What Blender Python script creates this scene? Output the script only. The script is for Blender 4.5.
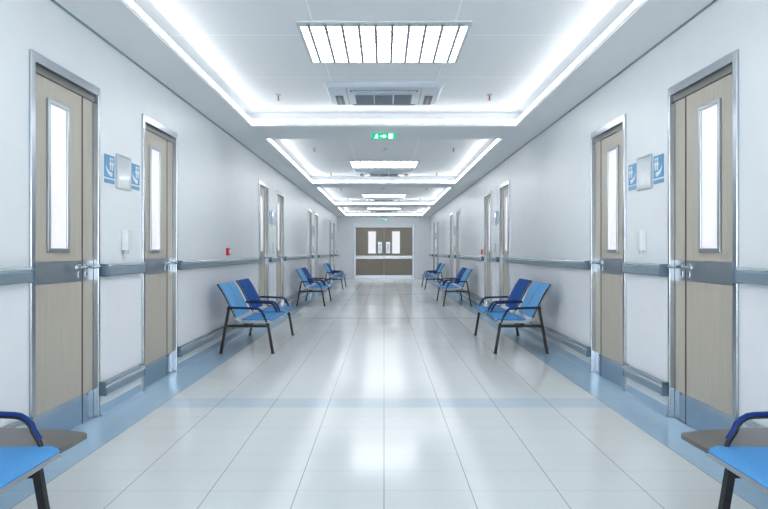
import bpy, bmesh, math, random
from mathutils import Vector, Matrix
random.seed(7)
S = bpy.context.scene
COL = S.collection
for o in list(bpy.data.objects):
    bpy.data.objects.remove(o)

# ---------------------------------------------------------------- camera, world, exposure
EYE, FPX = 1.21, 650.0
cam = bpy.data.cameras.new('camera')
cam_o = bpy.data.objects.new('camera', cam); COL.objects.link(cam_o)
cam.sensor_width = 36.0
cam.lens = 36.0 * FPX / 768.0
cam.shift_y = -2.5 / 768.0
cam.clip_start = 0.05
cam_o.location = (0, 0, EYE)
cam_o.rotation_euler = (math.pi / 2, 0, 0)
S.camera = cam_o
W = bpy.data.worlds.new('world'); S.world = W; W.use_nodes = True
W.node_tree.nodes['Background'].inputs[0].default_value = (0.94, 0.97, 1.0, 1)
W.node_tree.nodes['Background'].inputs[1].default_value = 3.8
S.view_settings.view_transform = 'Standard'
S.view_settings.look = 'None'
S.view_settings.exposure = 1.54
S.view_settings.gamma = 1.0
S.view_settings.use_curve_mapping = False
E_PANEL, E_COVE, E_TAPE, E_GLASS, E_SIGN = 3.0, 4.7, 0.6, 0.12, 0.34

# ---------------------------------------------------------------- materials
def lin(c):
    return tuple(((v / 255.0) / 12.92 if v / 255.0 <= 0.04045 else ((v / 255.0 + 0.055) / 1.055) ** 2.4) for v in c) + (1.0,)

def mat(name, rgb, rough=0.5, metal=0.0, var=0.03, scale=(4, 4, 4), bump=0.0, emit=0.0, ecol=None, coat=0.0, spec=0.5):
    m = bpy.data.materials.new(name); m.use_nodes = True
    nt = m.node_tree; b = nt.nodes['Principled BSDF']
    tc = nt.nodes.new('ShaderNodeTexCoord'); mp = nt.nodes.new('ShaderNodeMapping')
    mp.inputs['Scale'].default_value = scale
    nz = nt.nodes.new('ShaderNodeTexNoise'); nz.inputs['Scale'].default_value = 3.0; nz.inputs['Detail'].default_value = 4.0
    nt.links.new(tc.outputs['Object'], mp.inputs['Vector']); nt.links.new(mp.outputs['Vector'], nz.inputs['Vector'])
    cr = nt.nodes.new('ShaderNodeValToRGB')
    c = lin(rgb)
    cr.color_ramp.elements[0].position = 0.3; cr.color_ramp.elements[1].position = 0.7
    cr.color_ramp.elements[0].color = tuple(v * (1 - var) for v in c[:3]) + (1,)
    cr.color_ramp.elements[1].color = tuple(min(1, v * (1 + var)) for v in c[:3]) + (1,)
    nt.links.new(nz.outputs['Fac'], cr.inputs['Fac']); nt.links.new(cr.outputs['Color'], b.inputs['Base Color'])
    b.inputs['Roughness'].default_value = rough; b.inputs['Metallic'].default_value = metal
    b.inputs['Specular IOR Level'].default_value = spec
    b.inputs['Coat Weight'].default_value = coat; b.inputs['Coat Roughness'].default_value = 0.08
    if bump:
        bp = nt.nodes.new('ShaderNodeBump'); bp.inputs['Strength'].default_value = bump; bp.inputs['Distance'].default_value = 0.002
        nt.links.new(nz.outputs['Fac'], bp.inputs['Height']); nt.links.new(bp.outputs['Normal'], b.inputs['Normal'])
    if emit:
        b.inputs['Emission Color'].default_value = lin(ecol or rgb); b.inputs['Emission Strength'].default_value = emit
    return m

M = {}
M['wall'] = mat('wall_paint', (236, 240, 242), 0.38, var=0.012, scale=(1.2, 1.2, 1.2), bump=0.02)
M['wall_panel'] = mat('wall_protection_sheet', (241, 243, 247), 0.30, var=0.01)
M['end_wall'] = mat('end_wall_paint', (228, 233, 237), 0.45, var=0.012)
M['soffit'] = mat('soffit_paint', (240, 243, 245), 0.55, var=0.01)
M['core'] = mat('cove_paint', (235, 240, 244), 0.6, var=0.01)
M['steel'] = mat('brushed_steel', (172, 180, 187), 0.30, 1.0, var=0.05, scale=(2, 2, 60))
M['chrome'] = mat('polished_steel', (176, 183, 190), 0.26, 1.0, var=0.02)
M['header_shade'] = mat('door_header_steel', (120, 120, 116), 0.35, 0.4)  # steel darkened to paint in the shadow of the header recess
M['kick'] = mat('steel_kick_plate', (176, 190, 205), 0.16, 1.0, var=0.03)
M['rail'] = mat('grey_blue_rail', (140, 158, 170), 0.30, 0.35, var=0.03, scale=(1, 3, 1))
M['rail_top'] = mat('pale_rail_strip', (186, 198, 206), 0.22, 0.4, var=0.02)
M['cap'] = mat('rail_end_cap', (92, 116, 134), 0.35, 0.1)
M['cove_base'] = mat('blue_skirting_vinyl', (165, 192, 215), 0.25, var=0.02)
M['wood'] = mat('pale_wood_laminate', (190, 182, 168), 0.42, var=0.06, scale=(14, 14, 0.9))
M['wood_end'] = mat('grey_brown_laminate', (140, 131, 120), 0.42, var=0.10, scale=(20, 20, 0.9))
M['gap'] = mat('dark_joint', (58, 58, 58), 0.7)
M['glass'] = mat('frosted_glass_glow', (235, 232, 236), 0.25, var=0.02, emit=E_GLASS, ecol=(255, 248, 250))  # panes glow by themselves, standing in for light from rooms behind
M['white'] = mat('white_plastic', (228, 232, 235), 0.35)
M['frost_frame'] = mat('silver_frame', (188, 194, 198), 0.3, 0.6)
M['glasspanel'] = mat('grey_notice_glass', (206, 213, 216), 0.12)
M['sign_blue'] = mat('sign_blue', (82, 156, 203), 0.35)
M['sign_white'] = mat('sign_white', (232, 238, 242), 0.35)
M['red'] = mat('alarm_red', (205, 25, 32), 0.35)
M['black_metal'] = mat('black_powder_coat', (14, 17, 22), 0.45, 0.1)
M['navy'] = mat('navy_arm_pad', (8, 46, 112), 0.45, spec=0.25)
M['blue_light'] = mat('light_blue_fabric', (104, 172, 224), 0.7, spec=0.25, var=0.08, scale=(40, 40, 40), bump=0.1)
M['blue_dark'] = mat('deep_blue_fabric', (20, 86, 168), 0.75, spec=0.15, var=0.08, scale=(40, 40, 40), bump=0.1)
M['blue_seat'] = mat('mid_blue_fabric', (82, 152, 212), 0.7, spec=0.25, var=0.08, scale=(40, 40, 40), bump=0.1)
M['shell'] = mat('silver_seat_shell', (176, 182, 188), 0.32, 0.7, var=0.05)
M['table'] = mat('dark_grey_table_top', (104, 101, 99), 0.35, var=0.06, scale=(3, 20, 3))
M['ac_white'] = mat('air_conditioner_plastic', (192, 204, 214), 0.4)
M['ac_grey'] = mat('air_conditioner_grille', (112, 128, 140), 0.5)
M['ac_dark'] = mat('air_conditioner_slot', (52, 60, 66), 0.5)
M['louvre'] = mat('lamp_louvre', (150, 158, 166), 0.45, 0.0)
M['lamp_frame'] = mat('lamp_frame_white', (205, 212, 216), 0.4)
M['diffuser'] = mat('lamp_diffuser', (250, 252, 255), 0.5, emit=E_PANEL, ecol=(251, 253, 255))
M['tape'] = mat('led_tape', (250, 252, 255), 0.5, emit=E_TAPE, ecol=(251, 253, 255))
M['led'] = mat('led_strip', (250, 252, 255), 0.5, emit=E_COVE, ecol=(251, 253, 255))
M['exit_green'] = mat('exit_green', (10, 170, 120), 0.4, emit=0.22, ecol=(10, 200, 150))
M['exit_white'] = mat('exit_white', (240, 255, 250), 0.4, emit=E_SIGN, ecol=(235, 255, 248))
M['exit_case'] = mat('exit_case', (150, 225, 200), 0.3)

def floor_mat():
    m = bpy.data.materials.new('glossy_floor_tiles'); m.use_nodes = True
    nt = m.node_tree; b = nt.nodes['Principled BSDF']; L = nt.links.new
    tc = nt.nodes.new('ShaderNodeTexCoord'); sp = nt.nodes.new('ShaderNodeSeparateXYZ'); L(tc.outputs['Object'], sp.inputs[0])
    def mth(op, a, bb=None, cc=None):
        n = nt.nodes.new('ShaderNodeMath'); n.operation = op
        for i, v in enumerate((a, bb, cc)):
            if v is None: continue
            if isinstance(v, (int, float)): n.inputs[i].default_value = v
            else: L(v, n.inputs[i])
        return n.outputs[0]
    X, Y = sp.outputs[0], sp.outputs[1]
    ax = mth('ABSOLUTE', X)
    # joints along the hall and across it
    def joint(coord, size, off, width):
        d = mth('PINGPONG', mth('SUBTRACT', coord, off), size / 2)      # 0 at a joint
        return mth('LESS_THAN', d, width / 2)
    jx = joint(X, 0.44, 0.0, 0.0045)
    jy = joint(Y, 0.2955, 3.297, 0.006)
    side = mth('GREATER_THAN', ax, 1.76)
    band = None
    for y0 in (5.06, 11.74, 18.45, 25.1, -1.6):
        k = mth('COMPARE', Y, y0 + 0.155, 0.155)
        band = k if band is None else mth('MAXIMUM', band, k)
    blue = mth('MAXIMUM', side, mth('MULTIPLY', band, 0.5))
    inner = mth('SUBTRACT', 1.0, side)
    nz = nt.nodes.new('ShaderNodeTexNoise'); nz.inputs['Scale'].default_value = 1.3; nz.inputs['Detail'].default_value = 5
    L(tc.outputs['Object'], nz.inputs['Vector'])
    def mix(f, a, c):
        n = nt.nodes.new('ShaderNodeMix'); n.data_type = 'RGBA'
        if isinstance(f, (int, float)): n.inputs[0].default_value = f
        else: L(f, n.inputs[0])
        for i, v in ((6, a), (7, c)):
            if isinstance(v, tuple): n.inputs[i].default_value = v
            else: L(v, n.inputs[i])
        return n.outputs[2]
    base = mix(nz.outputs['Fac'], lin((214, 219, 220)), lin((222, 227, 228)))
    c = mix(blue, base, lin((170, 200, 222)))
    c = mix(mth('MULTIPLY', jy, 0.30), c, lin((140, 150, 156)))
    c = mix(mth('MULTIPLY', mth('MULTIPLY', jx, 0.65), mth('LESS_THAN', ax, 1.78)), c, lin((70, 76, 82)))
    L(c, b.inputs['Base Color'])
    r = mth('MULTIPLY_ADD', nz.outputs['Fac'], 0.05, 0.125)
    L(r, b.inputs['Roughness'])
    b.inputs['IOR'].default_value = 1.38
    return m
M['floor'] = floor_mat()

def ceiling_mat():
    m = mat('ceiling_panels', (236, 239, 241), 0.55, var=0.01)
    nt = m.node_tree; b = nt.nodes['Principled BSDF']; L = nt.links.new
    src = b.inputs['Base Color'].links[0].from_socket
    tc = nt.nodes.new('ShaderNodeTexCoord'); sp = nt.nodes.new('ShaderNodeSeparateXYZ'); L(tc.outputs['Object'], sp.inputs[0])
    outs = []
    for s_, size, off in ((sp.outputs[0], 1.11, 0.555), (sp.outputs[1], 1.29, 5.37)):
        a = nt.nodes.new('ShaderNodeMath'); a.operation = 'SUBTRACT'; L(s_, a.inputs[0]); a.inputs[1].default_value = off
        p = nt.nodes.new('ShaderNodeMath'); p.operation = 'PINGPONG'; L(a.outputs[0], p.inputs[0]); p.inputs[1].default_value = size / 2
        l = nt.nodes.new('ShaderNodeMath'); l.operation = 'LESS_THAN'; L(p.outputs[0], l.inputs[0]); l.inputs[1].default_value = 0.008
        outs.append(l.outputs[0])
    mx = nt.nodes.new('ShaderNodeMath'); mx.operation = 'MAXIMUM'; L(outs[0], mx.inputs[0]); L(outs[1], mx.inputs[1])
    n = nt.nodes.new('ShaderNodeMix'); n.data_type = 'RGBA'; L(mx.outputs[0], n.inputs[0]); L(src, n.inputs[6]); n.inputs[7].default_value = lin((255, 255, 255))
    L(n.outputs[2], b.inputs['Base Color'])
    return m
M['ceiling'] = ceiling_mat()

# ---------------------------------------------------------------- mesh helpers
class MB:
    def __init__(self): self.v, self.f, self.mi, self.mats = [], [], [], []
    def m(self, name):
        if name not in self.mats: self.mats.append(name)
        return self.mats.index(name)
    def poly(self, pts, faces, mn):
        n = len(self.v); i = self.m(mn)
        self.v += [tuple(p) for p in pts]
        for f in faces: self.f.append([n + k for k in f]); self.mi.append(i)
        return self
    def box(self, x0, x1, y0, y1, z0, z1, mn, bev=0.0):
        x0, x1 = min(x0, x1), max(x0, x1); y0, y1 = min(y0, y1), max(y0, y1); z0, z1 = min(z0, z1), max(z0, z1)
        if bev > 0:
            b = bmesh.new(); bmesh.ops.create_cube(b, size=1)
            for v in b.verts:
                v.co = Vector(((x0 + x1) / 2 + v.co.x * (x1 - x0), (y0 + y1) / 2 + v.co.y * (y1 - y0), (z0 + z1) / 2 + v.co.z * (z1 - z0)))
            bmesh.ops.bevel(b, geom=list(b.edges), offset=min(bev, 0.45 * min(x1 - x0, y1 - y0, z1 - z0)), segments=2, affect='EDGES', profile=0.6)
            b.verts.index_update()
            self.poly([v.co[:] for v in b.verts], [[v.index for v in f.verts] for f in b.faces], mn); b.free(); return self
        p = [(x, y, z) for x in (x0, x1) for y in (y0, y1) for z in (z0, z1)]
        return self.poly(p, [(0, 1, 3, 2), (4, 6, 7, 5), (0, 4, 5, 1), (2, 3, 7, 6), (0, 2, 6, 4), (1, 5, 7, 3)], mn)
    def bar(self, a, b, w, h, mn, up=(0, 1, 0)):
        """rectangular bar from a to b, w across the up axis, h along it"""
        a, b = Vector(a), Vector(b); d = (b - a).normalized(); u = Vector(up); u = (u - d * u.dot(d)).normalized(); s = d.cross(u)
        p = [e + s * (w / 2 * i) + u * (h / 2 * j) for e in (a, b) for i, j in ((-1, -1), (1, -1), (1, 1), (-1, 1))]
        return self.poly(p, [(3, 2, 1, 0), (4, 5, 6, 7), (0, 1, 5, 4), (1, 2, 6, 5), (2, 3, 7, 6), (3, 0, 4, 7)], mn)
    def tube(self, path, r, mn, n=10, squash=1.0):
        path = [Vector(p) for p in path]; rings = []
        for i, p in enumerate(path):
            d = (path[min(i + 1, len(path) - 1)] - path[max(i - 1, 0)]).normalized()
            u = Vector((0, 1, 0)) if abs(d.y) < 0.9 else Vector((0, 0, 1))
            u = (u - d * u.dot(d)).normalized(); s = d.cross(u)
            rings.append([p + (u * math.cos(t) + s * math.sin(t) * squash) * r for t in [2 * math.pi * k / n for k in range(n)]])
        pts = [q for rg in rings for q in rg]
        fs = [(i * n + k, i * n + (k + 1) % n, (i + 1) * n + (k + 1) % n, (i + 1) * n + k) for i in range(len(rings) - 1) for k in range(n)]
        fs += [tuple(range(n))[::-1], tuple((len(rings) - 1) * n + k for k in range(n))]
        return self.poly(pts, fs, mn)
    def lathe(self, prof, c, mn, n=24):
        pts = [(c[0] + r * math.cos(2 * math.pi * k / n), c[1] + r * math.sin(2 * math.pi * k / n), c[2] + z) for r, z in prof for k in range(n)]
        fs = [(i * n + k, i * n + (k + 1) % n, (i + 1) * n + (k + 1) % n, (i + 1) * n + k) for i in range(len(prof) - 1) for k in range(n)]
        fs += [tuple(range(n))[::-1], tuple((len(prof) - 1) * n + k for k in range(n))]
        return self.poly(pts, fs, mn)
    def ribbon(self, prof, y0, y1, th, mn, tap=(0, 0)):
        """a curved sheet: profile points (x, z), extruded y0..y1, thickness th to its lower/rear side"""
        P = [Vector((p[0], p[1])) for p in prof]; N = []
        for i in range(len(P)):
            d = (P[min(i + 1, len(P) - 1)] - P[max(i - 1, 0)]).normalized(); N.append(Vector((d.y, -d.x)))
        top = P; bot = [p + n * th for p, n in zip(P, N)]; k = len(P); pts = []
        def tf(p): return min(1, max(0, (p.y - .40) / .12))
        for y, t in ((y0, tap[0]), (y1, tap[1])):
            pts += [(p.x, y + t * tf(p), p.y) for p in top] + [(q.x, y + t * tf(p), q.y) for p, q in zip(top, bot)]
        fs = []
        for i in range(k - 1):
            fs += [(i, i + 1, 2 * k + i + 1, 2 * k + i), (k + i, 3 * k + i, 3 * k + i + 1, k + i + 1), (i, k + i, k + i + 1, i + 1), (2 * k + i, 2 * k + i + 1, 3 * k + i + 1, 3 * k + i)]
        fs += [(0, 2 * k, 3 * k, k), (k - 1, 2 * k - 1, 4 * k - 1, 3 * k - 1)]
        return self.poly(pts, fs, mn)
    def prism(self, outline, axis, a0, a1, mn):
        """outline of 2-D points extruded along axis x or z or y"""
        def P(p, a): return {'x': (a, p[0], p[1]), 'y': (p[0], a, p[1]), 'z': (p[0], p[1], a)}[axis]
        n = len(outline); pts = [P(p, a0) for p in outline] + [P(p, a1) for p in outline]
        return self.poly(pts, [tuple(range(n))[::-1], tuple(range(n, 2 * n))] + [(i, (i + 1) % n, n + (i + 1) % n, n + i) for i in range(n)], mn)
    def build(self, name, parent=None, mirror=False, smooth=False, label=None):
        me = bpy.data.meshes.new(name)
        vs = [(-x, y, z) for x, y, z in self.v] if mirror else self.v
        me.from_pydata(vs, [], self.f)
        for mn in self.mats: me.materials.append(M[mn])
        me.polygons.foreach_set('material_index', self.mi); me.update()
        b = bmesh.new(); b.from_mesh(me); bmesh.ops.recalc_face_normals(b, faces=b.faces); b.to_mesh(me); b.free()
        if smooth:
            me.polygons.foreach_set('use_smooth', [True] * len(me.polygons))
            me.set_sharp_from_angle(angle=math.radians(40))
        o = bpy.data.objects.new(name, me); COL.objects.link(o)
        if parent: o.parent = parent
        if label: o['label'] = label
        return o

def thing(name, label, cat, loc=(0, 0, 0), group=None):
    o = bpy.data.objects.new(name, None); COL.objects.link(o); o.location = loc; o.empty_display_size = 0.1
    o['label'] = label; o['category'] = cat
    if group: o['group'] = group
    return o
def tag(o, label, cat, group=None):
    o['label'] = label; o['category'] = cat
    if group: o['group'] = group
    return o
def structure(o): o['kind'] = 'structure'; return o
def kids(o): return [c for c in ALL() if c.parent == o]
def ALL(): return list(COL.objects)
def copy_tree(o, loc=None, parent=None, label=None, name=None):
    c = o.copy(); COL.objects.link(c)
    if parent: c.parent = parent
    if loc is not None: c.location = loc
    if label: c['label'] = label
    for ch in kids(o):
        copy_tree(ch, parent=c)
    return c

HW = 2.10                 # half the corridor's width, wall face
ZS, ZC = 2.804, 3.00      # soffit, ceiling panels
Y0, Y1 = -4.9, 29.2       # rear and end wall
NEAR = ['nearest', 'second nearest', 'third nearest', 'farthest']
D_A = [3.843 + 7.0 * k for k in range(4)]            # outer edges of the first door of each pair
D_B = [5.630 + 7.0 * k for k in range(4)]
DW = 0.935                                           # width over the frame
ZH = 2.35                                            # clear height
SIDES = ((-1, 'left'), (1, 'right'))

# ---------------------------------------------------------------- shell
structure(MB().box(-2.3, 2.3, Y0 - .2, Y1 + .3, -0.1, 0.0, 'floor').build('floor'))
openings = sorted([(a + .02, a + DW - .02) for a in D_A + D_B])
for s, nm in SIDES:
    w = MB(); y = Y0
    for a, b in openings:
        w.box(s * HW, s * (HW + .2), y, a, 0, 3.1, 'wall'); w.box(s * HW, s * (HW + .2), a, b, ZH + .03, 3.1, 'wall')
        w.box(s * (HW + .12), s * (HW + .2), a, b, 0, ZH + .03, 'wall'); y = b
    w.box(s * HW, s * (HW + .2), y, Y1, 0, 3.1, 'wall')
    structure(w.build('wall_' + nm))
ED = 1.357   # half width of the end door over its frame
structure(MB().box(-2.3, -ED + .02, Y1, Y1 + .2, 0, 3.1, 'end_wall').box(ED - .02, 2.3, Y1, Y1 + .2, 0, 3.1, 'end_wall')
          .box(-ED + .02, ED - .02, Y1, Y1 + .2, 2.37, 3.1, 'end_wall').box(-ED, ED, Y1 + .14, Y1 + .2, 0, 2.37, 'end_wall').build('wall_end'))
rw = MB().box(-2.3, -1.9, Y0 - .2, Y0, 0, 3.1, 'end_wall').box(1.9, 2.3, Y0 - .2, Y0, 0, 3.1, 'end_wall').box(-1.9, 1.9, Y0 - .2, Y0, 2.6, 3.1, 'end_wall').box(-1.9, 1.9, Y0 - .2, Y0, 0, .3, 'end_wall')
structure(rw.build('wall_rear'))
wf = MB()  # unseen glazed opening, added behind the camera to brighten the corridor
for x in (-1.9, -.665, .605, 1.84): wf.box(x, x + .06, Y0 - .14, Y0 - .06, .3, 2.6, 'steel')
for z in (.3, 2.54): wf.box(-1.84, 1.84, Y0 - .14, Y0 - .06, z, z + .06, 'steel')
structure(wf.build('added_window_1'))

# ceiling panels above, dropped soffit with four openings below
COFFERS = [(-4.2, 1.2), (2.17, 8.22), (9.17, 15.2), (16.1, 22.1), (23.2, 28.75)]
CX, LEDGE = 1.673, 0.16
structure(MB().box(-2.3, 2.3, Y0 - .2, Y1 + .2, ZC, ZC + .1, 'ceiling').build('ceiling'))
sf = MB()
for s, _ in SIDES:
    sf.box(s * CX, s * HW, Y0, Y1, ZS, ZS + .035, 'soffit'); sf.box(s * (CX + LEDGE), s * HW, Y0, Y1, ZS + .035, ZC, 'core')
prev = Y0
for a, b in COFFERS + [(Y1, None)]:
    sf.box(-CX, CX, prev, a, ZS, ZS + .035, 'soffit')
    p, q = (prev + LEDGE if prev != Y0 else prev), (a - LEDGE if b else a)
    sf.box(-CX - LEDGE, CX + LEDGE, p, q, ZS + .035, ZC, 'core') if q > p else None
    prev = b
structure(sf.build('ceiling_soffit'))
n = 1
for s, nm in SIDES:     # shadow-gap strip where the soffit meets the wall
    structure(MB().box(s * (HW - .012), s * HW, Y0, Y1, ZS - .010, ZS, 'rail').build('trim_%d' % n)); n += 1

COFNAME = ['behind the viewer', 'nearest', 'second', 'third', 'farthest']
for i, (a, b) in enumerate(COFFERS):
    t = thing('cove_light', 'glowing white cove strip around the %s ceiling recess' % COFNAME[i], 'cove light', (0, (a + b) / 2, ZS + .035), 'cove lights around the ceiling recesses')
    h = (b - a) / 2; z1 = .046; th = .014
    for s in (-1, 1): MB().box(s * (CX + .05), s * (CX + .075), -h - .04, h + .04, 0, .008, 'tape').build('led_tape', t)
    for e in (-1, 1): MB().box(-CX - .04, CX + .04, e * (h + .05), e * (h + .075), 0, .008, 'tape').build('led_tape', t)
    tk = .004     # luminous face towards the recess, opaque backing behind it
    for e in (-1, 1):
        x = MB().box(e * (CX + tk), e * (CX + th), -h - th, h + th, 0, z1, 'core').build('backing', t)
        x = MB().box(e * CX, e * (CX + tk), -h, h, .004, z1 - .004, 'led').build('light_strip', t, label='glowing white strip')
        x = MB().box(-CX - tk, CX + tk, e * (h + tk), e * (h + th), 0, z1, 'core').build('backing', t)
        x = MB().box(-CX, CX, e * h, e * (h + tk), .004, z1 - .004, 'led').build('light_strip', t, label='glowing white strip')

# ---------------------------------------------------------------- wall protection: sheets, bumpers, skirting and handrails between the doors
spans = []
y = Y0 + .02
for k, (a, b) in enumerate(openings):
    spans.append((y, a - .055)); y = b + .03
spans.append((y, Y1 - .01))
def span_words(i, nm):
    if i == 0: return 'before the nearest door on the %s wall' % nm
    if i == 8: return 'after the last door on the %s wall' % nm
    if i % 2: return 'between the doors of the %s pair on the %s wall' % (NEAR[i // 2], nm)
    return 'between the %s and %s door pairs on the %s wall' % (NEAR[i // 2 - 1], NEAR[i // 2], nm)
for s, nm in SIDES:
    for i, (a, b) in enumerate(spans):
        structure(MB().box(s * (HW - .005), s * HW, a, b, .25, 1.04, 'wall_panel').build('trim_%d' % n)); n += 1
        bp = MB().box(s * (HW - .045), s * (HW - .005), a + .01, b - .01, .15, .245, 'rail', .008)
        bp.box(s * (HW - .052), s * (HW - .04), a + .01, b - .01, .205, .232, 'rail_top', .004)
        bp.box(s * (HW - .05), s * HW, a + .006, a + .03, .146, .25, 'cap', .006).box(s * (HW - .05), s * HW, b - .03, b - .006, .146, .25, 'cap', .006)
        structure(bp.build('trim_%d' % n)); n += 1
        structure(MB().prism([(s * HW, 0), (s * (HW - .035), 0), (s * (HW - .014), .012), (s * (HW - .006), .07), (s * HW, .07)], 'y', a, b, 'cove_base').build('baseboard_%s_%d' % (nm, i + 1)))
        t = thing('handrail', ('grey wall handrail ' + span_words(i, nm)), 'handrail', (s * HW, (a + b) / 2, 1.03), 'wall handrails between the doors')
        h = (b - a) / 2 - .006
        MB().prism([(-s * .016, .002), (-s * .052, .002), (-s * .060, .012), (-s * .060, .062), (-s * .052, .072), (-s * .016, .072)], 'y', -h + .02, h - .02, 'rail').build('rail', t)
        MB().prism([(-s * .016, .072), (-s * .056, .072), (-s * .060, .08), (-s * .054, .09), (-s * .022, .09)], 'y', -h + .02, h - .02, 'rail_top').build('top_strip', t, label='paler top strip')
        for e in (-1, 1):
            MB().box(0, -s * .064, e * h, e * (h - .03), -.002, .092, 'cap', .01).build('end_cap', t, smooth=True, label='dark grey-blue end cap')
        nb = max(1, int((b - a) / 1.2))
        for q in range(nb):
            yy = -h + 2 * h * (q + .5) / nb
            MB().box(0, -s * .018, yy - .03, yy + .03, .01, .065, 'steel', .004).build('bracket', t)

# ---------------------------------------------------------------- side doors (built for the left wall with x measured from the wall face towards the corridor)
def side_door(mirror):
    root = bpy.data.objects.new('door_1', None); COL.objects.link(root); structure(root)
    def B(mb, name, par, **k): return mb.build(name, par, mirror=mirror, **k)
    ia, ib = .048, DW - .032      # clear opening along y
    L = -.025                     # leaf face
    f = MB()
    f.box(-.11, .016, 0, ia, 0, 2.41, 'chrome', .004).box(-.11, .016, ib, DW, 0, 2.41, 'chrome', .004).box(-.11, .016, ia, ib, ZH, 2.41, 'chrome', .004)
    f.box(-.115, L + .010, ia, ib, ZH - .045, ZH, 'header_shade')
    B(f, 'frame', root)
    sy = .731
    for (a, b, big) in ((ia + .003, sy - .003, True), (sy + .003, ib - .003, False)):
        leaf = B(MB().box(L - .04, L, a, b, .004, ZH - .047, 'wood', .003), 'leaf', root)
        B(MB().box(L, L + .0025, a + .002, b - .002, .006, .208, 'kick'), 'kick_plate', leaf, label='steel kick plate')
        B(MB().box(L, L + .0025, a + .002, b - .002, 1.006, 1.150, 'steel'), 'push_plate', leaf, label='brushed steel plate')
        if big:
            wa, wb, za, zb = .248, .522, 1.206, 2.181
            w = MB()
            for q in ((wa, wb, za, za + .028), (wa, wb, zb - .028, zb), (wa, wa + .028, za + .028, zb - .028), (wb - .028, wb, za + .028, zb - .028)):
                w.box(L, L + .016, q[0], q[1], q[2], q[3], 'steel', .003)
            B(w, 'window_frame', leaf)
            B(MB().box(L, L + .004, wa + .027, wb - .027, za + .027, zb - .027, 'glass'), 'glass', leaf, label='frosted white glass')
        e = sy - .055 if big else sy + .05
        d = -1 if big else 1
        hd = MB().tube([(L + .002, e, 1.104), (L + .05, e, 1.104), (L + .058, e + d * .012, 1.104), (L + .058, e + d * (.15 if big else .10), 1.104)], .010, 'chrome', 10)
        hd.box(L + .0025, L + .009, e - .022, e + .022, 1.085, 1.125, 'chrome', .003)
        B(hd, 'lever_handle', leaf, smooth=True)
        lk = MB().box(L + .0025, L + .008, e - .016, e + .016, 1.03, 1.075, 'chrome', .004).box(L + .008, L + .0095, e - .003, e + .003, 1.045, 1.062, 'gap')
        B(lk, 'lock', leaf)
    B(MB().box(L - .03, L + .004, sy - .0045, sy + .0045, .004, ZH - .047, 'gap'), 'leaf_joint', root)
    return root
dn = 1
for s, nm in SIDES:
    proto = side_door(s > 0)
    for i, y in enumerate(sorted(D_A + D_B)):
        d = proto if i == 0 else copy_tree(proto)
        d.location = (s * HW, y, 0); d.name = 'door_%d' % dn; dn += 1

# end double door
r = bpy.data.objects.new('door_%d' % dn, None); COL.objects.link(r); structure(r); r.location = (0, Y1, 0)
fr = MB().box(-ED, -ED + .085, -.03, .1, 0, 2.40, 'steel', .004).box(ED - .085, ED, -.03, .1, 0, 2.40, 'steel', .004).box(-ED + .085, ED - .085, -.03, .1, 2.31, 2.40, 'white', .004)
fr.build('frame', r)
for s in (-1, 1):
    lf = MB().box(s * .004, s * (ED - .087), .02, .07, .004, 2.305, 'wood_end', .004).build('leaf', r)
    MB().box(s * .006, s * (ED - .09), .012, .02, .004, .16, 'steel').build('kick_plate', lf)
    MB().box(s * .006, s * (ED - .09), -.01, .02, .90, 1.05, 'frost_frame', .008).build('push_bar', lf)
    wa, wb, za, zb = .375, .70, 1.155, 2.13
    w = MB()
    for q in ((wa - .02, wb + .02, za - .02, za), (wa - .02, wb + .02, zb, zb + .02), (wa - .02, wa, za, zb), (wb, wb + .02, za, zb)):
        w.box(s * q[0], s * q[1], .008, .02, q[2], q[3], 'steel')
    w.build('window_frame', lf)
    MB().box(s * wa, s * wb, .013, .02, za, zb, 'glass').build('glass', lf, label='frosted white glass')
    MB().box(s * .09, s * .27, .012, .02, 1.155, 1.66, 'steel').build('pull_plate', lf)
    MB().tube([(s * .18, .015, 1.22), (s * .18, -.04, 1.24), (s * .18, -.04, 1.56), (s * .18, .015, 1.58)], .014, 'chrome').build('pull_handle', lf, smooth=True)

# ---------------------------------------------------------------- benches
SEAT_P = [(.765, .368), (.758, .385), (.74, .392), (.62, .388), (.50, .386), (.41, .392), (.365, .415), (.338, .455), (.318, .50), (.26, .62), (.20, .735), (.140, .822)]
def cut(prof, a, b):
    """piece of a polyline between arc fractions a and b"""
    P = [Vector(p) for p in prof]; d = [0]
    for i in range(1, len(P)): d.append(d[-1] + (P[i] - P[i - 1]).length)
    T = d[-1]
    def at(t):
        for i in range(1, len(P)):
            if d[i] >= t - 1e-9: return P[i - 1].lerp(P[i], (t - d[i - 1]) / (d[i] - d[i - 1]))
        return P[-1]
    return [at(a * T)] + [p for p, q in zip(P, d) if a * T < q < b * T] + [at(b * T)]
def lift(prof, h):
    out = []
    for i, p in enumerate(prof):
        d = (Vector(prof[min(i + 1, len(prof) - 1)]) - Vector(prof[max(i - 1, 0)])).normalized(); out.append((p[0] - d.y * -1 * h * 1.0, p[1] + -d.x * h * 1.0))
    return out
LEN = 1.69
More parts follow.
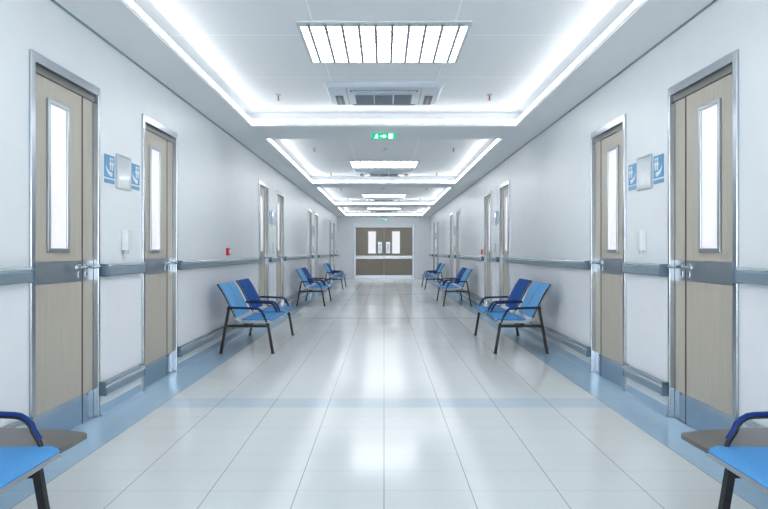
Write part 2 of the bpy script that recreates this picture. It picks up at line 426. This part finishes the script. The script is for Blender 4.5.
def bench(mirror, with_table):
    t = thing('waiting_bench', '', 'bench', (0, 0, 0), 'waiting benches along the corridor walls')
    def B(mb, name, par, **k): return mb.build(name, par, mirror=mirror, **k)
    for y in (0, LEN):
        B(MB().bar((.715, y, .365), (.775, y, .012), .031, .03, 'black_metal').box(.755, .797, y - .02, y + .02, 0, .014, 'black_metal', .003), 'leg', t)
        B(MB().bar((.258, y, .565), (.158, y, .012), .030, .03, 'black_metal').box(.137, .177, y - .02, y + .02, 0, .014, 'black_metal', .003), 'leg', t)
        B(MB().box(.20, .735, y - .016, y + .016, .312, .345, 'black_metal', .004), 'cross_bar', t)
    e = LEN + (.42 if with_table else 0)
    B(MB().box(.44, .49, -.05, e, .335, .366, 'black_metal', .004), 'support_beam', t)
    for k, (a, b, ta, tb) in enumerate(((-.10, .755, -.01, -.13), (.905, 1.765, -.04, -.22))):
        def ty(p, t): return t * min(1, max(0, (p[1] - .40) / .12))
        SH = cut(SEAT_P, 0, .56)
        st = B(MB().ribbon(SH, a, b, .012, 'shell', (ta, tb)), 'seat_shell', t, smooth=True, label='silver metal shell')
        for yy, tt in ((a, ta), (b, tb)):       # rim tube along each side of the shell
            B(MB().tube([(p[0], yy + ty(p, tt), p[1] - .006) for p in SH], .010, 'shell', 8), 'shell_rim', st, smooth=True)
        sp = lift(cut(SEAT_P, .02, .40), .016)
        B(MB().ribbon(sp, a + .02, b - .02, .014, 'blue_seat'), 'seat_cushion', st, smooth=True, label='blue seat pad')
        bpf = lift(cut(SEAT_P, .50, .995), .016); ba, bb = a + ta, b + tb; mid = (ba + bb) / 2; mn = ('blue_light', 'blue_dark')[k]
        bk = MB().ribbon(bpf, ba + .012, mid - .010, .014, mn).ribbon(bpf, mid + .010, bb - .012, .014, mn)
        bk.ribbon(lift(cut(SEAT_P, .50, .995), .008), mid - .012, mid + .012, .006, 'black_metal')
        B(bk, 'backrest', t, smooth=True, label=('light blue backrest', 'deep blue backrest')[k])
        ef = MB()
        for yy in (ba + .002, bb - .002): ef.tube([(p[0], yy, p[1]) for p in lift(cut(SEAT_P, .5, 1), .006)], .009, 'black_metal', 8)
        tp = lift(cut(SEAT_P, .5, 1), .006)[-1]; ef.tube([(tp[0], ba, tp[1]), (tp[0], bb, tp[1])], .008, 'black_metal', 8)
        B(ef, 'backrest_frame', t, smooth=True)
        for yy in (a - .012 + .045 * k, b + (-.012 if k == 0 else -.025)):
            arc = [(.255, .548), (.30, .553), (.45, .548), (.60, .542)] + [(.60 + .075 * math.sin(u), .467 + .075 * math.cos(u)) for u in (.35, .7, 1.05, 1.4)] + [(.70, .44), (.722, .385)]
            am = B(MB().tube([(p[0], yy, p[1]) for p in arc], .0105, 'black_metal', 10), 'armrest', t, smooth=True)
            pad = [(p[0], p[1] + .009) for p in arc[:-1]]
            B(MB().tube([(p[0] + (.006 if i > 5 else 0), yy, p[1]) for i, p in enumerate(pad)][1:], .0115, 'navy', 10, .8), 'arm_pad', am, smooth=True, label='navy blue arm pad')
    if with_table:
        ol = [(.25, 1.80), (.755, 1.80), (.762, 1.90), (.765, 2.02), (.755, 2.04), (.70, 2.065), (.58, 2.095), (.45, 2.115), (.25, 2.13)]
        tb = MB().prism(ol, 'z', .372, .392, 'table')
        B(tb, 'side_table', t, label='dark grey side table top')
        B(MB().box(.30, .70, 1.86, 1.90, .35, .372, 'black_metal').box(.44, .49, 1.83, 2.08, .35, .372, 'black_metal'), 'table_bracket', t)
    return t
BY = [0.90, 7.74, 14.50, 21.00]
for s, nm in SIDES:
    b0 = bench(s > 0, True); b0.location = (s * HW, BY[0], 0)
    b0['label'] = 'blue bench with dark grey side table, cropped by the %s edge of the photo' % nm
    b1 = bench(s > 0, False); b1.location = (s * HW, BY[1], 0)
    b1['label'] = 'blue two-seat waiting bench by the %s wall, the nearest one fully in view' % nm
    for i in (2, 3):
        copy_tree(b1, (s * HW, BY[i], 0), label='blue two-seat waiting bench by the %s wall, %s' % (nm, ('second of the three fully in view', 'farthest one, near the end wall')[i - 2]))
# bench geometry is measured from the wall face outwards
# (mirrored meshes on the right wall face the other way)

# ---------------------------------------------------------------- things on the walls, once per door pair
def pictogram(mb, x, cy, cz, kind):
    """white figures on a blue wall sign: a swoosh and a pair of small figures; on the plane x"""
    def fan(pts): mb.prism([(cy + (p[0] - cy) * 1.12, cz + (p[1] - cz) * 1.2) for p in pts], 'x', x, x + .0015, 'sign_white')
    arc = [(cy - .062 + .095 * (1 - math.cos(u)), cz - .005 - .065 * math.sin(u)) for u in [k * math.pi / 2 / 8 for k in range(9)]]
    arc2 = [(cy - .062 + .125 * (1 - math.cos(u)) * .82, cz + .002 - .045 * math.sin(u)) for u in [k * math.pi / 2 / 8 for k in range(9)]]
    fan(arc + arc2[::-1])
    for dy, r in ((.012, .012), (.045, .010)):
        fan([(cy + dy + r * math.cos(u), cz + .042 + r * math.sin(u)) for u in [k * math.pi / 5 for k in range(10)]])
        fan([(cy + dy - r, cz + .026), (cy + dy + r, cz + .026), (cy + dy + r * .7, cz - .03), (cy + dy - r * .7, cz - .03)])
        fan([(cy + dy - r * 1.9, cz + .014), (cy + dy + r * 1.9, cz + .014), (cy + dy + r * 1.9, cz + .004), (cy + dy - r * 1.9, cz + .004)])
def wall_sign(mirror, kind):
    t = thing('wall_sign', '', 'sign', (0, 0, 0), 'blue wall signs between the doors')
    MB().box(0, .006, -.088, .088, -.065, .108, 'sign_blue', .001).build('sign_panel', t, mirror=mirror)
    pg = MB(); pictogram(pg, .006, 0, .03, kind); pg.build('pictogram', t, mirror=mirror, label='white pictogram')
    MB().box(0, .006, -.088, .088, -.107, -.078, 'sign_blue', .001).build('caption_strip', t, mirror=mirror)
    return t
def notice(mirror):
    t = thing('notice_frame', '', 'notice frame', (0, 0, 0), 'notice frames between the doors')
    f = MB()
    for q in ((-.138, .138, -.135, -.123), (-.138, .138, .123, .135), (-.138, -.126, -.123, .123), (.126, .138, -.123, .123)): f.box(0, .018, q[0], q[1], q[2], q[3], 'frost_frame', .002)
    f.build('frame', t, mirror=mirror)
    MB().box(0, .010, -.127, .127, -.124, .124, 'glasspanel').build('panel', t, mirror=mirror)
    return t
def dispenser(mirror):
    t = thing('soap_dispenser', '', 'dispenser', (0, 0, 0), 'white dispensers between the doors')
    MB().box(0, .055, -.065, .03, -.08, .085, 'white', .012).build('body', t, mirror=mirror, smooth=True)
    MB().box(0, .02, .03, .07, -.055, .08, 'white', .006).build('side_plate', t, mirror=mirror, smooth=True)
    MB().box(.015, .04, -.045, -.005, -.105, -.08, 'frost_frame', .004).build('nozzle', t, mirror=mirror)
    return t
for s, nm in SIDES:
    ws, nf, dp = wall_sign(s > 0, 0), notice(s > 0), dispenser(s > 0)
    for k in range(4):
        o = 7.0 * k; where = 'at the %s door pair, %s wall' % (NEAR[k], nm)
        w1 = ws if k == 0 else copy_tree(ws); w1.location = (s * HW, 4.965 + o, 1.842); w1['label'] = 'blue sign nearer than the notice frame, ' + where
        w2 = copy_tree(ws); w2.location = (s * HW, 5.482 + o, 1.842); w2['label'] = 'blue sign beyond the notice frame, ' + where
        f = nf if k == 0 else copy_tree(nf); f.location = (s * HW, 5.222 + o, 1.846); f['label'] = 'silver notice frame ' + where
        d = dp if k == 0 else copy_tree(dp); d.location = (s * HW, 5.26 + o, 1.302); d['label'] = 'small white dispenser ' + where

for s, y, lb in ((-1, 8.69, 'red alarm call point above the handrail near the nearest left bench'), (-1, 28.3, 'tiny red alarm call point on the left wall close to the end wall'),
                 (1, 13.85, 'red alarm call point above the handrail on the right wall')):
    t = thing('fire_alarm_button', lb, 'alarm button', (s * HW, y, 1.215), 'red alarm call points')
    MB().box(0, -s * .035, -.05, .05, -.05, .05, 'red', .006).build('housing', t)
    MB().box(-s * .035, -s * .038, -.028, .028, -.025, .028, 'sign_white').build('push_plate', t)

# ---------------------------------------------------------------- things on the ceiling
def lamp():
    t = thing('ceiling_lamp', '', 'ceiling light', (0, 0, 0), 'louvred ceiling lamps')
    hx, hy = .686, .545; f = MB()
    for q in ((-hx, hx, -hy, -hy + .10), (-hx, hx, hy - .022, hy), (-hx, -hx + .026, -hy + .10, hy - .022), (hx - .026, hx, -hy + .10, hy - .022)): f.box(q[0], q[1], q[2], q[3], -.014, 0, 'lamp_frame', .002)
    f.build('frame', t)
    MB().box(-hx + .02, hx - .02, -hy + .02, hy - .02, -.008, -.002, 'diffuser').build('diffuser', t, label='glowing white diffuser')
    g = MB()
    for k in range(10):
        x = -.594 + .132 * k
        g.box(x - .012, x + .012, -hy + .02, hy - .02, -.014, -.009, 'louvre')
    for k in range(8):
        y = -.462 + .132 * k
        g.box(-hx + .02, hx - .02, y - .005, y + .005, -.013, -.009, 'lamp_frame')
    g.build('louvre', t)
    return t
def cassette():
    t = thing('air_conditioner', '', 'air conditioner', (0, 0, 0), 'ceiling air conditioners')
    hx, hy, c = .63, .445, .07
    ol = [(-hx + c, -hy), (hx - c, -hy), (hx, -hy + c), (hx, hy - c), (hx - c, hy), (-hx + c, hy), (-hx, hy - c), (-hx, -hy + c)]
    inn = [(x * .955, y * .95) for x, y in ol]
    n8 = 8; pts = [(x, y, 0) for x, y in ol] + [(x, y, -.022) for x, y in ol] + [(x, y, -.048) for x, y in inn]
    MB().poly(pts, [(i + 8 * j, (i + 1) % 8 + 8 * j, (i + 1) % 8 + 8 * (j + 1), i + 8 * (j + 1)) for j in (0, 1) for i in range(8)] + [tuple(range(8)), tuple(range(16, 24))], 'ac_white').build('body', t)
    g = MB()
    for k in range(3): g.box(-.322 + .216 * k, -.322 + .216 * k + .204, -.05, .385, -.054, -.047, 'ac_grey')
    for k in range(15):
        for m in range(3): g.box(-.318 + .216 * m, -.122 + .216 * m, -.045 + .028 * k, -.040 + .028 * k, -.057, -.053, 'ac_grey')
    g.build('intake_grille', t, label='grey intake grille')
    for q, (a, b, c0, d) in enumerate(((-.37, .37, -.255, -.195), (-.37, .37, .40, .415), (-.545, -.455, -.02, .40), (.455, .545, -.02, .40))):
        v = MB().box(a, b, c0, d, -.052, -.046, 'ac_dark').build('air_vent', t)
        if q < 2: MB().box(a + .02, b - .02, c0 + .008, c0 + .024, -.058, -.051, 'ac_white').build('flap', v)
        else: MB().box(a + .03, b - .03, c0 + .03, d - .03, -.060, -.051, 'ac_grey').build('flap', v)
    for x in (-.405, .405): MB().box(x - .004, x + .004, -.38, .38, -.050, -.046, 'ac_grey').build('panel_seam', t)
    return t
def sprinkler():
    t = thing('fire_sprinkler', '', 'sprinkler', (0, 0, 0), 'ceiling sprinklers')
    MB().lathe([(.034, 0), (.034, -.004), (.016, -.010), (.010, -.014)], (0, 0, 0), 'frost_frame', 16).build('collar', t, smooth=True)
    MB().lathe([(.006, -.012), (.006, -.060)], (0, 0, 0), 'red', 10).build('glass_bulb', t, label='red bulb')
    MB().tube([(-.008, 0, -.012), (-.018, 0, -.03), (-.016, 0, -.05), (0, 0, -.066), (.016, 0, -.05), (.018, 0, -.03), (.008, 0, -.012)], .003, 'frost_frame', 6).build('yoke', t)
    MB().lathe([(.024, -.066), (.024, -.069)], (0, 0, 0), 'frost_frame', 16).build('deflector', t)
    return t
def detector():
    t = thing('smoke_detector', '', 'smoke detector', (0, 0, 0), 'ceiling smoke detectors')
    MB().lathe([(.062, 0), (.062, -.012), (.055, -.020)], (0, 0, 0), 'ac_white', 28).build('base', t, smooth=True)
    MB().lathe([(.050, -.020), (.046, -.034), (.030, -.044), (.012, -.046)], (0, 0, 0), 'ac_white', 28).build('sensor_head', t, smooth=True)
    return t
lp, ac, sk, sd = lamp(), cassette(), sprinkler(), detector()
REC = ['in the ceiling recess behind the viewer', 'in the nearest ceiling recess', 'in the second ceiling recess', 'in the third ceiling recess', 'in the farthest ceiling recess']
LY = [-1.6, 5.57, 13.2, 20.55, 26.75]; AY = [0.1, 7.27, 14.55, 21.7, 28.0]
SY = [(-3.0, 0.6), (4.2, 7.39), (11.2, 14.75), (18.2, 21.6), (25.2, 28.3)]
for i in range(5):
    a = lp if i == 0 else copy_tree(lp); a.location = (0, LY[i], ZC); a['label'] = 'glowing louvred lamp panel ' + REC[i]
    if i > 0:
        b = ac if i == 1 else copy_tree(ac); b.location = (0, AY[i], ZC); b['label'] = 'pale grey cassette air conditioner ' + REC[i]
        d = sd if i == 1 else copy_tree(sd); d.location = (0, SY[i][0], ZC); d['label'] = 'round smoke detector ' + REC[i]
        for q, w in ((0, 'near the front'), (1, 'near the back')):
            for s, nm in SIDES:
                c = sk if (i, q, s) == (1, 0, -1) else copy_tree(sk)
                c.location = (s * 1.2, SY[i][q], ZC); c['label'] = 'small red ceiling sprinkler on the %s, %s of the %s recess' % (nm, ('front', 'back')[q], COFNAME[i])

def exit_sign(loc, label, hang):
    t = thing('exit_sign', label, 'exit sign', loc)
    w, h = .172, .088
    MB().box(-w, w, 0, .03, -h, 0, 'exit_case', .004).build('housing', t)
    MB().box(-w + .008, w - .008, -.003, 0, -h + .005, -.005, 'exit_green').build('face', t, label='lit green face')
    p = MB(); y0, y1 = -.0045, -.003
    def F(pts): p.prism(pts, 'y', y1, y0, 'exit_white')
    F([(.062, -.012), (.118, -.012), (.118, -.076), (.062, -.076)])                       # doorway
    F([(-.045, -.036), (-.005, -.036), (-.005, -.016), (.038, -.044), (-.005, -.074), (-.005, -.054), (-.045, -.054)])   # arrow
    c = (-.098, -.020)
    F([(c[0] + .008 * math.cos(u), c[1] + .008 * math.sin(u)) for u in [k * math.pi / 5 for k in range(10)]])
    F([(-.118, -.032), (-.092, -.028), (-.084, -.042), (-.098, -.056), (-.110, -.050)])     # trunk
    F([(-.108, -.050), (-.096, -.050), (-.080, -.074), (-.090, -.078)])
    F([(-.108, -.048), (-.100, -.056), (-.124, -.076), (-.134, -.072)])
    F([(-.094, -.030), (-.088, -.034), (-.072, -.044), (-.074, -.052), (-.092, -.040)])
    p.build('pictogram', t, label='white running figure, arrow and doorway')
    return t
exit_sign((0, 8.70, ZS), 'green lit exit sign hanging under the nearest ceiling beam', True)
exit_sign((0, Y1 - .03, 2.70), 'small green lit exit sign on the end wall above the double door', False)
